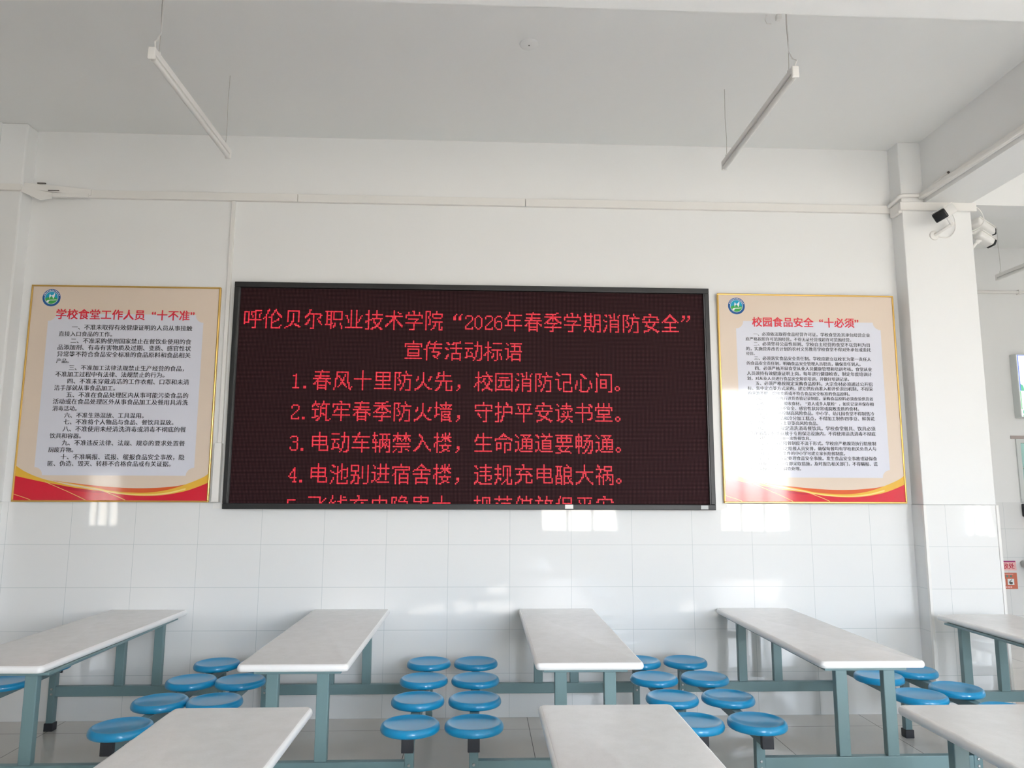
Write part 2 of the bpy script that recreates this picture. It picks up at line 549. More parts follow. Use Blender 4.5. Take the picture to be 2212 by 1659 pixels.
# 16 x 16 dot characters of the display, one number per row (its bits are the lit lamps)
DOTS = {
    '呼': (0, 124, 31680, 19012, 19016, 18760, 18760, 18496, 20476, 18496, 30784, 16448, 64, 64, 448, 0),
    '伦': (2112, 6336, 4256, 4400, 8984, 8716, 28164, 41488, 8752, 8896, 8960, 8704, 8708, 8712, 9208, 0),
    '贝': (0, 8176, 4112, 4368, 4368, 4368, 4368, 4368, 4368, 4880, 512, 1728, 3184, 12312, 16384, 0),
    '尔': (3072, 2048, 2048, 8184, 12556, 24840, 16664, 2336, 6416, 4376, 12552, 24836, 256, 256, 1792, 0),
    '职': (0, 32764, 9476, 9476, 15620, 9476, 9476, 15868, 9216, 9216, 9864, 31880, 1412, 1284, 1028, 0),
    '业': (1088, 1088, 1088, 1088, 25668, 9288, 9288, 5200, 5200, 5216, 1088, 1088, 1088, 32764, 0, 0),
    '技': (4160, 4160, 4160, 29692, 4160, 4160, 5116, 7432, 28936, 20880, 4272, 4192, 4320, 5016, 30220, 0),
    '术': (256, 288, 280, 256, 32764, 896, 896, 1856, 3360, 2352, 12568, 24844, 16644, 256, 256, 0),
    '学': (768, 4368, 4368, 32764, 16388, 16388, 8160, 64, 128, 32764, 256, 256, 256, 256, 3840, 0),
    '院': (30784, 18496, 19452, 18948, 20996, 20984, 18432, 18432, 19452, 18576, 22672, 16784, 16660, 17172, 17436, 0),
    '年': (2048, 2048, 8188, 4224, 8320, 24704, 8184, 4224, 4224, 4224, 32764, 128, 128, 128, 128, 0),
    '春': (256, 16376, 512, 512, 16376, 1536, 32764, 2080, 8176, 10284, 26660, 4064, 2080, 4064, 2080, 0),
    '季': (48, 16320, 256, 32764, 1984, 3424, 6448, 12316, 24548, 128, 256, 32764, 256, 256, 1792, 0),
    '期': (8704, 8828, 32580, 8772, 8772, 15996, 8772, 15940, 8828, 8772, 32708, 1156, 9348, 25220, 16796, 0),
    '消': (64, 13892, 4680, 840, 64, 17400, 12808, 520, 1016, 4616, 5112, 12808, 8712, 25096, 16952, 0),
    '防': (64, 31808, 18464, 19452, 18560, 20608, 18680, 19592, 17544, 17672, 22792, 16648, 16904, 17928, 17528, 0),
    '安': (768, 256, 16376, 8200, 25100, 512, 32764, 2080, 2144, 7232, 1920, 448, 1648, 15388, 8200, 0),
    '全': (256, 896, 1728, 3168, 6192, 12312, 24564, 256, 256, 256, 8176, 256, 256, 32764, 0, 0),
    '宣': (256, 256, 32764, 16388, 24564, 0, 8176, 4112, 4112, 8176, 4112, 8176, 0, 32764, 0, 0),
    '传': (2112, 6272, 6140, 12416, 8320, 12284, 57600, 8448, 9200, 8216, 8240, 8608, 8384, 8224, 8192, 0),
    '活': (8, 12792, 6976, 64, 64, 26620, 12352, 64, 64, 1016, 4616, 12808, 8712, 25592, 520, 0),
    '动': (32, 32288, 32, 252, 36, 32292, 4132, 4196, 9284, 8772, 8772, 15940, 24964, 140, 312, 0),
    '标': (4096, 4604, 4096, 4096, 31744, 4096, 5116, 6176, 13344, 20776, 53544, 4900, 4644, 4132, 4288, 0),
    '语': (0, 10236, 4224, 1016, 136, 28808, 4232, 6140, 4096, 5112, 4616, 7688, 4616, 9208, 520, 0),
    '风': (0, 8176, 4112, 4176, 7248, 5264, 12944, 9104, 8464, 9112, 8904, 9288, 10282, 16396, 16388, 0),
    '十': (256, 256, 256, 256, 256, 256, 32764, 256, 256, 256, 256, 256, 256, 256, 256, 0),
    '里': (0, 16376, 8456, 8456, 16376, 8456, 8456, 16376, 256, 256, 16376, 256, 256, 32764, 0, 0),
    '火': (0, 256, 256, 256, 4364, 4360, 12568, 8464, 768, 640, 1728, 3136, 6192, 28700, 16384, 0),
    '先': (256, 6400, 4352, 8184, 12544, 8448, 256, 32764, 1088, 1088, 3136, 2116, 6212, 12356, 24700, 0),
    '校': (4160, 4160, 4128, 5116, 31760, 4504, 4364, 6932, 13456, 20656, 20576, 36960, 4336, 4892, 4612, 0),
    '园': (0, 32764, 16388, 16388, 20452, 16388, 24564, 17540, 17540, 17540, 19604, 22772, 16388, 32764, 16388, 0),
    '记': (8192, 13304, 6152, 8, 8, 28680, 4104, 4600, 4360, 4352, 4352, 4356, 7428, 2308, 508, 0),
    '心': (0, 1536, 768, 384, 192, 1024, 9224, 9224, 9228, 25604, 17412, 17428, 17424, 3104, 2016, 0),
    '间': (8192, 14332, 4100, 4, 8196, 10180, 9284, 9284, 10180, 9284, 9284, 10180, 8196, 8196, 24604, 0),
    '筑': (4160, 4160, 16124, 26768, 17680, 496, 32016, 4368, 4368, 4560, 4464, 7440, 29200, 1554, 3100, 0),
    '牢': (768, 256, 32764, 16388, 18692, 2304, 8184, 12544, 8448, 256, 32764, 256, 256, 256, 256, 0),
    '墙': (8256, 8256, 10236, 8776, 31056, 10236, 8192, 9208, 8712, 15096, 25360, 17144, 520, 1016, 524, 0),
    '守': (256, 256, 32764, 16388, 16452, 64, 32764, 64, 4160, 6208, 2112, 1088, 64, 64, 448, 0),
    '护': (4160, 4192, 4128, 32252, 4356, 4356, 4356, 7676, 28932, 20736, 4864, 4608, 4608, 5632, 29696, 0),
    '平': (0, 16376, 256, 4368, 4368, 2352, 2336, 256, 32764, 256, 256, 256, 256, 256, 256, 0),
    '读': (64, 8256, 5112, 64, 2044, 28676, 4392, 4256, 4896, 4384, 6140, 4160, 6288, 13068, 1540, 0),
    '书': (512, 536, 524, 16372, 528, 528, 528, 32764, 516, 516, 516, 524, 568, 512, 512, 0),
    '堂': (4368, 4368, 4368, 32764, 16388, 24564, 4112, 4112, 8176, 256, 16376, 256, 256, 32764, 0, 0),
    '电': (256, 256, 256, 16376, 8456, 8456, 16376, 8456, 8456, 16376, 8452, 260, 260, 508, 0, 0),
    '车': (512, 1536, 1024, 32764, 2048, 6272, 4224, 16376, 128, 128, 128, 32764, 128, 128, 128, 0),
    '辆': (8192, 9212, 30864, 8336, 8336, 21500, 21140, 31396, 4820, 4852, 7852, 29476, 4612, 4612, 4636, 0),
    '禁': (2080, 2080, 32764, 6256, 11880, 27308, 18724, 0, 8184, 0, 32764, 256, 4400, 8456, 18176, 0),
    '入': (0, 1024, 1536, 768, 256, 256, 896, 576, 1600, 1056, 3120, 6160, 12300, 24580, 0, 0),
    '楼': (4168, 4424, 4432, 31740, 4336, 4440, 7756, 12288, 20544, 22524, 20752, 4368, 4320, 4504, 5632, 0),
    '生': (256, 4352, 4352, 16380, 8448, 24832, 16640, 256, 16376, 256, 256, 256, 256, 32764, 0, 0),
    '命': (256, 896, 1728, 2096, 32732, 16388, 0, 15608, 9352, 9352, 9352, 15496, 8376, 128, 128, 0),
    '通': (0, 18424, 8464, 4256, 1020, 580, 29692, 4676, 4676, 5116, 4676, 5724, 26624, 18428, 0, 0),
    '道': (528, 24848, 14332, 4160, 128, 1016, 29192, 5112, 4616, 5112, 4616, 5112, 26624, 18428, 0, 0),
    '要': (0, 32764, 1088, 16376, 9288, 9288, 16376, 512, 512, 32764, 2080, 6208, 3200, 2032, 30728, 0),
    '畅': (4096, 4600, 31760, 21600, 21568, 32252, 21588, 21652, 21652, 32036, 21284, 4164, 4300, 4232, 4920, 0),
    '池': (64, 12352, 6720, 580, 636, 17092, 13124, 3652, 580, 580, 4696, 4672, 8708, 8708, 17404, 0),
    '别': (0, 32260, 16964, 16964, 16964, 32324, 2116, 2116, 32324, 4676, 4932, 4612, 12804, 25092, 20024, 0),
    '进': (272, 8464, 4368, 6140, 272, 272, 28944, 6140, 4368, 4368, 4624, 5648, 26624, 18428, 0, 0),
    '宿': (256, 256, 32764, 16388, 8188, 4160, 4160, 13304, 21000, 4616, 5112, 4616, 4616, 5112, 4616, 0),
    '舍': (256, 896, 1216, 2080, 16380, 16644, 256, 32764, 256, 256, 8176, 4112, 4112, 8176, 4112, 0),
    '违': (64, 24640, 10236, 4160, 64, 2040, 28736, 4160, 6140, 4164, 4164, 4184, 12352, 27648, 18428, 0),
    '规': (4096, 4600, 4360, 32040, 4392, 4392, 4392, 32040, 4392, 4128, 7200, 9316, 8356, 24868, 16956, 0),
    '充': (768, 256, 256, 32764, 1024, 2144, 2064, 16376, 1100, 1088, 1088, 3140, 6212, 28796, 16384, 0),
    '酿': (64, 31776, 10744, 10504, 14600, 10744, 10504, 10504, 28152, 17696, 32040, 17680, 17688, 32236, 17668, 0),
    '大': (256, 256, 256, 256, 256, 32764, 896, 640, 640, 1600, 1120, 2080, 6160, 28684, 16388, 0),
    '祸': (8192, 12792, 4360, 32520, 2552, 2112, 4160, 5116, 31300, 22116, 4692, 4756, 4612, 4612, 4636, 0),
    '飞': (0, 32704, 68, 72, 80, 96, 112, 88, 68, 64, 32, 36, 52, 28, 0, 0),
    '线': (4160, 4184, 4160, 8316, 9664, 22592, 28748, 4592, 8772, 31852, 16440, 32, 15456, 24980, 524, 0),
    '隐': (128, 31216, 18704, 18976, 21496, 20488, 19448, 18440, 18440, 19448, 22720, 17256, 17716, 17684, 17908, 0),
    '患': (256, 16376, 8456, 8456, 16376, 256, 16376, 8456, 16376, 256, 768, 10392, 10280, 26660, 20448, 0),
    '范': (2080, 2080, 32764, 2080, 0, 13304, 2568, 16904, 12808, 568, 2560, 6660, 4612, 8708, 16892, 0),
    '停': (2112, 6208, 5708, 5112, 8712, 8712, 25592, 8192, 10236, 9220, 9208, 8256, 8256, 8256, 8640, 0),
    '放': (4160, 6208, 2112, 32508, 4232, 4296, 16200, 8792, 8784, 8752, 9744, 9264, 9296, 17548, 56580, 0),
    '保': (2048, 3064, 4616, 4616, 4616, 29688, 53312, 4160, 6140, 4320, 4560, 4952, 5708, 7236, 4160, 0),
}

# poster lines: start, end and height on the poster in metres, and the characters
LEFT_LINES = [
    (0.317, 1.196, 1.281, "一、不准未取得有效健康证明的人员从事接触"),
    (0.226, 0.640, 1.229, "直接入口食品的工作。"),
    (0.316, 1.195, 1.178, "二、不准采购使用国家禁止在餐饮业使用的食"),
    (0.225, 1.196, 1.128, "品添加剂、有毒有害物质及过期、变质、感官性状"),
    (0.227, 1.197, 1.077, "异常等不符合食品安全标准的食品原料和食品相关"),
    (0.226, 0.341, 1.026, "产品。"),
    (0.320, 1.182, 0.976, "三、不准加工法律法规禁止生产经营的食品，"),
    (0.228, 1.043, 0.927, "不准加工过程中有法律、法规禁止的行为。"),
    (0.317, 1.199, 0.876, "四、不准未穿戴清洁的工作衣帽、口罩和未清"),
    (0.228, 0.693, 0.826, "洁手部就从事食品加工。"),
    (0.318, 1.200, 0.775, "五、不准在食品处理区内从事可能污染食品的"),
    (0.227, 1.200, 0.725, "活动或在食品处理区外从事食品加工及餐用具清洗"),
    (0.229, 0.430, 0.674, "消毒活动。"),
    (0.317, 0.914, 0.625, "六、不准生熟混放、工具混用。"),
    (0.317, 1.132, 0.576, "七、不准将个人物品与食品、餐饮具混放。"),
    (0.316, 1.198, 0.525, "八、不准使用未经清洗消毒或消毒不彻底的餐"),
    (0.228, 0.477, 0.474, "饮具和容器。"),
    (0.318, 1.197, 0.424, "九、不准违反法律、法规、规章的要求处置餐"),
    (0.227, 0.431, 0.373, "厨废弃物。"),
    (0.317, 1.201, 0.323, "十、不准瞒报、谎报、缓报食品安全事故，隐"),
    (0.228, 1.132, 0.274, "匿、伪造、毁灭、转移不合格食品或有关证据。"),
]
RIGHT_LINES = [
    (0.273, 1.188, 1.283, "一、必须依法取得食品经营许可证。学校食堂及其承包经营企业"),
    (0.210, 1.056, 1.244, "应严格按照许可范围经营，不得无证经营或超许可范围经营。"),
    (0.271, 1.185, 1.206, "二、必须坚持公益性原则。学校自主经营的食堂不以营利为目"),
    (0.210, 1.188, 1.168, "的，实施营养改善计划的农村义务教育学校食堂不得对外承包或委托"),
    (0.211, 0.294, 1.130, "经营。"),
    (0.270, 1.184, 1.094, "三、必须落实食品安全责任制。学校应建立以校长为第一责任人"),
    (0.211, 1.118, 1.055, "的食品安全责任制，明确食品安全管理人员职责，确保责任到人。"),
    (0.272, 1.186, 1.016, "四、必须严格开展食堂从业人员健康管理和培训考核。食堂从业"),
    (0.210, 1.183, 0.977, "人员须持有效健康证明上岗，每年进行健康检查。制定年度培训计"),
    (0.210, 1.021, 0.938, "划，对从业人员进行食品安全知识培训，并做好培训记录。"),
    (0.272, 1.184, 0.900, "五、必须严格按规定采购食品原料。大宗食材必须通过公开招"),
    (0.211, 1.184, 0.863, "标、集中定点等方式采购，建立供应商准入和评价退出机制，不得采"),
    (0.212, 1.019, 0.824, "购来源不明、腐败变质或不符合食品安全标准的食品原料。"),
    (0.272, 1.181, 0.787, "六、必须严格执行进货查验记录制度。采购食品原料必须查验供货者"),
    (0.211, 1.182, 0.747, "许可证和合格证明，验收食材，“双人或多人联检”，如实记录并保存相"),
    (0.211, 1.085, 0.710, "关凭证，不得购进不安全、感官性状异常或腐败变质的食材。"),
    (0.272, 1.182, 0.673, "七、必须严格控制高风险食品。中小学、幼儿园食堂不得制售冷"),
    (0.211, 1.183, 0.635, "荤类、生食类食品和冷分加工糕点，不得加工制作四季豆、鲜黄花"),
    (0.213, 0.761, 0.597, "菜、野生菌、发芽土豆等高风险食品。"),
    (0.272, 1.183, 0.559, "八、必须按规定清洗消毒餐饮具。学校食堂餐具、饮具必须"),
    (0.212, 1.182, 0.520, "洗净消毒，分类存放于专用保洁设施内，不得使用清洗消毒不彻底"),
    (0.212, 0.698, 0.483, "的餐饮具，不得使用一次性餐饮具。"),
    (0.270, 1.181, 0.446, "九、必须保证陪餐制度不流于形式。学校应严格规范执行陪餐制"),
    (0.212, 1.181, 0.407, "度，合理确定每周之陪餐人员安排，确保每餐均有学校相关负责人与"),
    (0.211, 0.955, 0.370, "学生共同用餐。有条件的中小学可建立家长陪餐制度。"),
    (0.270, 1.180, 0.333, "十、必须按规定处理食品安全事故。发生食品安全事故或疑似食"),
    (0.209, 1.182, 0.293, "源性疾病时，必须立即采取措施，及时报告相关部门，不得瞒报、谎"),
    (0.209, 0.611, 0.256, "报、缓报，并配合调查处理。"),
]

GLYPH_PITCH = 4.0
GLYPH_EM = 1.0


# ------------------------------------------------------------------ glyph outlines (built-in typeface)
def load_glyphs(chars, offset):
    """outline meshes of single characters, normalised to a 1 x 1 em cell with its origin at the cell's lower left"""
    cu = bpy.data.curves.new('glyphs', 'FONT')
    cu.body = '\n'.join(chars)
    cu.size = 1.0
    cu.space_line = 4.0
    cu.resolution_u = 2
    cu.offset = offset
    cu.fill_mode = 'FRONT'
    o = bpy.data.objects.new('glyphs', cu)
    COL.objects.link(o)
    me = o.to_mesh()
    vs = [v.co.copy() for v in me.vertices]
    polys = [tuple(p.vertices) for p in me.polygons]
    o.to_mesh_clear()
    bpy.data.objects.remove(o)
    bpy.data.curves.remove(cu)
    # line pitch from the extent (uniform), first baseline at 0
    ymin = min(v.y for v in vs)
    n = len(chars)
    pitch = GLYPH_PITCH
    out = {c: ([], []) for c in chars}
    vm = [None] * len(vs)
    for p in polys:
        cy = sum(vs[i].y for i in p) / len(p)
        k_ = int(round((0.38 - cy) / pitch))
        k_ = max(0, min(n - 1, k_))
        c = chars[k_]
        V, F = out[c]
        f = []
        for i in p:
            if vm[i] is None:
                vm[i] = len(V)
                V.append((vs[i].x / GLYPH_EM, (vs[i].y + k_ * pitch) / GLYPH_EM + 0.12))
            f.append(vm[i])
        F.append(f)
    return out


def text_strip(V, F, glyphs, s, u0, u1, vc, y, em=None, smear=(0.0,), sy=1.0):
    """append one line of characters: from u0 to u1, vertical centre vc"""
    n = len(s)
    adv = (u1 - u0) / n
    em = em or adv
    for i, c in enumerate(s):
        gv, gf = glyphs[c]
        if not gv:
            continue
        sh = 0.0
        w = max(p[0] for p in gv) - min(p[0] for p in gv)
        if c == '\u201c':
            sh = 0.92 - max(p[0] for p in gv)
        for q, d in enumerate(smear):
            dx, dy = d if isinstance(d, tuple) else (d, 0.0)
            b = len(V)
            for (gx, gy) in gv:
                V.append((u0 + i * adv + (gx + sh + dx) * em, y - q * 0.00006, vc + (gy + dy - 0.48) * em * sy))
            F.extend([[b + t for t in f] for f in gf])


def raw(name, V, F, m, parent, loc=(0, 0, 0)):
    me = bpy.data.meshes.new(name)
    me.from_pydata(V, [], F)
    me.materials.append(m)
    o = bpy.data.objects.new(name, me)
    COL.objects.link(o)
    o.parent = parent
    o.location = loc
    return o


LEFT_TITLE = '学校食堂工作人员\u201c十不准\u201d'
RIGHT_TITLE = '校园食品安全\u201c十必须\u201d'
body_chars = sorted(set(''.join(l[3] for l in LEFT_LINES + RIGHT_LINES)) | set('存放处节约粮食光盘行动杜绝浪费'))
title_chars = sorted(set(LEFT_TITLE + RIGHT_TITLE))
G_BODY = load_glyphs(body_chars, -0.004)
G_BOLD = load_glyphs(title_chars, 0.0)
BOLD = ((-0.02, -0.014), (0.02, -0.014), (-0.02, 0.014), (0.02, 0.014), (0.0, 0.0))
SMEAR = (-0.022, -0.007, 0.007, 0.022)


# ------------------------------------------------------------------ LED display
LX0, LX1, LZ0, LZ1 = -2.0717, 1.5183, 1.4547, 3.1359
MX0, MZ1 = LX0 + 0.035, LZ1 - 0.0405
led = thing('led_display', 'large black framed screen showing seven rows of red dot-matrix Chinese text', 'display', (0, 0, 0))
bm = new()
for (a, b, c, d) in ((LX0, LX1, LZ1 - 0.0405, LZ1), (LX0, LX1, LZ0, LZ0 + 0.0405),
                     (LX0, LX0 + 0.035, LZ0 + 0.0405, LZ1 - 0.0405), (LX1 - 0.035, LX1, LZ0 + 0.0405, LZ1 - 0.0405)):
    box(bm, a, b, -0.066, -0.014, c, d, 0.004, 2)
obj('frame', bm, M_FRAME, led)
bm = new(); box(bm, 0, 3.52, 0.0, 0.02, -1.60, 0.0)
obj('matrix_panel', bm, M_LED, led, loc=(MX0, -0.040, MZ1))
# inner lip of the frame
M_LIP = mat('grey_lip', (0.07, 0.07, 0.072, 1), 0.4)
for (a, b, c, d) in ((LX0 + 0.035, LX0 + 0.041, LZ0 + 0.0405, MZ1), (LX1 - 0.041, LX1 - 0.035, LZ0 + 0.0405, MZ1)):
    bm = new(); box(bm, a, b, -0.062, -0.041, c, d)
    obj('frame_lip', bm, M_LIP, led)

HALF = {
    '0': '..##..,.#..#.,#....#,#....#,#....#,#....#,#....#,#....#,#....#,.#..#.,..##..',
    '1': '..#...,###...,..#...,..#...,..#...,..#...,..#...,..#...,..#...,..#...,#####.',
    '2': '.####.,#....#,#....#,.....#,....#.,...#..,..#...,.#....,#.....,#....#,######',
    '3': '.####.,#....#,.....#,.....#,..###.,.....#,.....#,.....#,#....#,#....#,.####.',
    '4': '....#.,...##.,...##.,..#.#.,.#..#.,.#..#.,#...#.,.#####,....#.,....#.,...###',
    '5': '######,#.....,#.....,#.....,#.###.,##...#,.....#,.....#,#....#,#....#,.####.',
    '6': '..###.,.#...#,#.....,#.....,#.###.,##...#,#....#,#....#,#....#,.#...#,..###.',
}


def glyph_dots(c):
    """(column, row) of the lit lamps of one character, and its advance"""
    if c in HALF:
        return [(i + 1, r + 3) for r, l in enumerate(HALF[c].split(',')) for i, q in enumerate(l) if q == '#'], 7.5
    if c == '.':
        return [(2, 12), (3, 12), (2, 13), (3, 13)], 7.5
    if c == '\uff0c':
        return [(3, 10), (4, 10), (3, 11), (4, 11), (4, 12), (3, 13), (2, 14)], 15
    if c == '\u3002':
        return [(2, 10), (3, 10), (1, 11), (4, 11), (1, 12), (4, 12), (2, 13), (3, 13)], 15
    if c == '\u201c':
        return [(9, 2), (8, 3), (7, 4), (8, 4), (7, 5), (8, 5), (7, 6), (8, 6), (13, 2), (12, 3), (11, 4), (12, 4), (11, 5), (12, 5), (11, 6), (12, 6)], 15
    if c == '\u201d':
        return [(2, 1), (3, 1), (2, 2), (3, 2), (3, 3), (2, 4), (1, 5), (6, 1), (7, 1), (6, 2), (7, 2), (7, 3), (6, 4), (5, 5)], 15
    h = DOTS[c]
    pts = []
    for r in range(16):
        w = h[r]
        for i in range(16):
            if w >> (15 - i) & 1:
                pts.append((i, r))
    return pts, 15


LED_LINES = [(3, 16, '呼伦贝尔职业技术学院\u201c2026年春季学期消防安全\u201d'), (123, 39, '宣传活动标语'),
             (41, 62, '1.春风十里防火先\uff0c校园消防记心间\u3002'), (41, 85, '2.筑牢春季防火墙\uff0c守护平安读书堂\u3002'),
             (41, 108, '3.电动车辆禁入楼\uff0c生命通道要畅通\u3002'), (41, 131, '4.电池别进宿舍楼\uff0c违规充电酿大祸\u3002'),
             (41, 154, '5.飞线充电隐患大\uff0c规范停放保平安\u3002')]


def disc(V, F, x, y, z, r, n, ph=0.0):
    b = len(V)
    for q in range(n):
        t = ph + 2 * math.pi * q / n
        V.append((x + r * math.cos(t), y, z + r * math.sin(t)))
    F.append(list(range(b, b + n)))


for (c0, r0_, s) in LED_LINES:
    V, F, V2, F2 = [], [], [], []
    col = float(c0)
    for c in s:
        pts, adv = glyph_dots(c)
        for (i, j) in pts:
            row = r0_ + j
            if row > 159:
                continue
            px = (int(col) + i + 0.5) * 0.01
            pz = -(row + 0.5) * 0.01
            disc(V, F, px, 0.0, pz, 0.0058, 8, math.pi / 8)
            disc(V2, F2, px, -0.0008, pz, 0.0016, 6)
        col += adv
    t = raw('text_line', V, F, M_LIT, led, (MX0, -0.0412, MZ1))
    raw('lamp_core', V2, F2, M_LITC, t)
bm = new(); box(bm, 0.40, 0.46, -0.0675, -0.0655, 1.463, 1.493, 0.0005)
obj('tape', bm, M_TAPE, led)
bm = new(); box(bm, 1.405, 1.46, -0.0675, -0.0655, 1.461, 1.490, 0.0005)
obj('tape', bm, M_TAPE, led)

# white backing board behind the display
bm = new()
pts = []
for (cx, cz, a0) in ((1.585, 1.49, -90), (1.585, 3.02, 0)):
    for q in range(7):
        a = R(a0 + q * 15)
        pts.append((cx + 0.035 * math.cos(a), cz + 0.035 * math.sin(a)))
pts += [(-2.10, 3.055), (-2.10, 1.4985), (-2.153, 1.4985), (-2.153, 1.457)]
sheet(bm, pts, -0.014, -0.0002)
tag(obj('backing_board', bm, M_WHITEP), 'white rounded board on the wall peeking out around the red display', 'board')


# ------------------------------------------------------------------ posters
PW, PH = 1.39, 1.60


def smooth_curve(pts, n=6):
    out = []
    P = [pts[0]] + list(pts) + [pts[-1]]
    for i in range(1, len(P) - 2):
        for q in range(n):
            t = q / n
            f = lambda a, b, c, d: 0.5 * ((2 * b) + (-a + c) * t + (2 * a - 5 * b + 4 * c - d) * t * t + (-a + 3 * b - 3 * c + d) * t ** 3)
            out.append(tuple(f(P[i - 1][w], P[i][w], P[i + 1][w], P[i + 2][w]) for w in (0, 1)))
    out.append(pts[-1])
    return out


def flat(name, polys, m, parent, y, d=0.0002):
    bm = new()
    for p in polys:
        sheet(bm, p, y, y + d)
    return obj(name, bm, m, parent)


def poster(x, y, z, label, title, tu, lines):
    t = thing('notice_poster', label, 'poster', (x, y, z), 'canteen rule posters')
    F0 = -0.020
    bm = new(); box(bm, 0.008, PW - 0.008, F0, -0.0003, 0.008, PH - 0.008)
    obj('board', bm, M_CREAM, t)
    bm = new()
    fr = 0.0125
    for (a, b, c, d) in ((0, PW, 0, fr), (0, PW, PH - fr, PH), (0, fr, fr, PH - fr), (PW - fr, PW, fr, PH - fr)):
        box(bm, a, b, -0.027, -0.0002, c, d, 0.004, 2)
    obj('frame', bm, M_GOLD, t)
    # lilac panel with scooped corners
    a, b, c, d, r = 0.140, 1.274, 0.190, 1.384, 0.058
    pts = []
    for (cx, cz, a0) in ((a, c, 90), (b, c, 180), (b, d, 270), (a, d, 0)):
        arc = [(cx + r * math.cos(R(a0 - q * 10)), cz + r * math.sin(R(a0 - q * 10))) for q in range(10)]
        pts += arc
    flat('text_panel', [pts], M_LILAC, t, F0 - 0.0004)
    # heading and rules
    V, F = [], []
    text_strip(V, F, G_BOLD, title, tu[0], tu[1], 1.377, F0 - 0.0022, smear=BOLD)
    o = raw('heading', V, F, M_REDT, t)
    o['label'] = 'bold red heading'
    V, F = [], []
    for (u0, u1, v, s) in lines:
        text_strip(V, F, G_BODY, s, u0, u1, v, F0 - 0.0010, smear=SMEAR)
    raw('rules_text', V, F, M_INK, t)
    # ribbons along the foot
    B0, B1 = 0.0125, PW - 0.0125
    gold_top = smooth_curve([(B0, 0.256), (0.071, 0.219), (0.142, 0.187), (0.223, 0.160), (0.303, 0.142), (0.403, 0.118), (0.503, 0.102), (0.642, 0.080)])
    red_top = smooth_curve([(B0, 0.184), (0.105, 0.166), (0.225, 0.141), (0.324, 0.124), (0.45, 0.103), (0.60, 0.082), (0.75, 0.058), (0.90, 0.046), (1.048, 0.050), (1.195, 0.074), (1.293, 0.105), (B1, 0.140)])
    flat('ribbon', [red_top + [(B1, 0.0125), (B0, 0.0125)]], M_RED, t, F0 - 0.0004)
    flat('ribbon', [gold_top + list(reversed(smooth_curve([(B0, 0.184), (0.105, 0.164), (0.225, 0.139), (0.324, 0.122), (0.45, 0.100), (0.642, 0.077)])))], M_YEL, t, F0 - 0.0008)
    org = smooth_curve([(0.282, 0.152), (0.401, 0.137), (0.55, 0.120), (0.699, 0.107), (0.847, 0.100), (0.995, 0.102), (1.143, 0.114), (1.222, 0.129)])
    orb = smooth_curve([(1.222, 0.127), (1.095, 0.087), (0.948, 0.067), (0.80, 0.070), (0.681, 0.081), (0.601, 0.098), (0.45, 0.122), (0.282, 0.150)])
    flat('ribbon', [org + orb], M_ORG, t, F0 - 0.0007)
    bt = smooth_curve([(B1, 0.206), (1.338, 0.178), (1.222, 0.129), (1.095, 0.089), (0.948, 0.068), (0.80, 0.071), (0.681, 0.083), (0.601, 0.100), (0.45, 0.126), (0.32, 0.147)])
    bb = smooth_curve([(0.32, 0.144), (0.45, 0.120), (0.601, 0.090), (0.642, 0.077), (0.752, 0.058), (0.901, 0.046), (1.048, 0.051), (1.195, 0.074), (1.293, 0.105), (B1, 0.140)])
    flat('ribbon', [bt + bb], M_YEL, t, F0 - 0.0012)
    bm_ = smooth_curve([(0.40, 0.131), (0.601, 0.094), (0.681, 0.077), (0.80, 0.062), (0.948, 0.056), (1.095, 0.070), (1.222, 0.102)])
    bn_ = smooth_curve([(1.222, 0.090), (1.095, 0.060), (0.948, 0.049), (0.80, 0.053), (0.681, 0.071), (0.601, 0.090), (0.40, 0.130)])
    flat('ribbon', [bm_ + bn_], M_YEL2, t, F0 - 0.0015)
    # darker fold of the red ribbon and thin gold streaks
    flat('ribbon', [smooth_curve([(0.324, 0.122), (0.45, 0.101), (0.60, 0.078), (0.66, 0.066)]) + smooth_curve([(0.60, 0.063), (0.46, 0.078), (0.34, 0.096), (0.26, 0.122)])], M_RED2, t, F0 - 0.0007)
    st = []
    for P, w in (([(B0, 0.053), (0.089, 0.029), (0.135, 0.0125)], 0.0035), ([(0.225, 0.141), (0.388, 0.073), (0.52, 0.0125)], 0.004), ([(0.61, 0.088), (0.734, 0.041), (0.80, 0.0125)], 0.0045)):
        c_ = smooth_curve(P, 5)
        st.append([(u, v + w) for u, v in c_] + [(u, v) for u, v in reversed(c_)])
    flat('ribbon', st, M_YEL2, t, F0 - 0.0018)
    # emblem
    ex, ez, er = 0.150, 1.502, 0.066
    ring = lambda r_, n=36: [(ex + r_ * math.cos(2 * math.pi * q / n), ez + r_ * math.sin(2 * math.pi * q / n)) for q in range(n)]
    em = flat('emblem', [ring(er)], M_NAVY, t, F0 - 0.0004)
    em['label'] = 'round blue and green school emblem'
    flat('emblem_border', [ring(er * 0.745)], M_WHI, em, F0 - 0.0007)
    flat('emblem_sky', [ring(er * 0.705)], M_SKYB, em, F0 - 0.0010)
    ri = er * 0.705
    arc = [(ex + ri * math.cos(R(a_)), ez + ri * math.sin(R(a_))) for a_ in range(188, 353, 6)]
    hill = smooth_curve([(ex + ri * 0.985, ez - ri * 0.15), (ex + ri * 0.45, ez + ri * 0.10), (ex, ez + ri * 0.14), (ex - ri * 0.5, ez + ri * 0.06), (ex - ri * 0.985, ez - ri * 0.14)])
    flat('emblem_hill', [hill + arc], M_GRN, em, F0 - 0.0013)
    q_ = lambda l: [(ex + ri * u, ez + ri * v) for u, v in l]
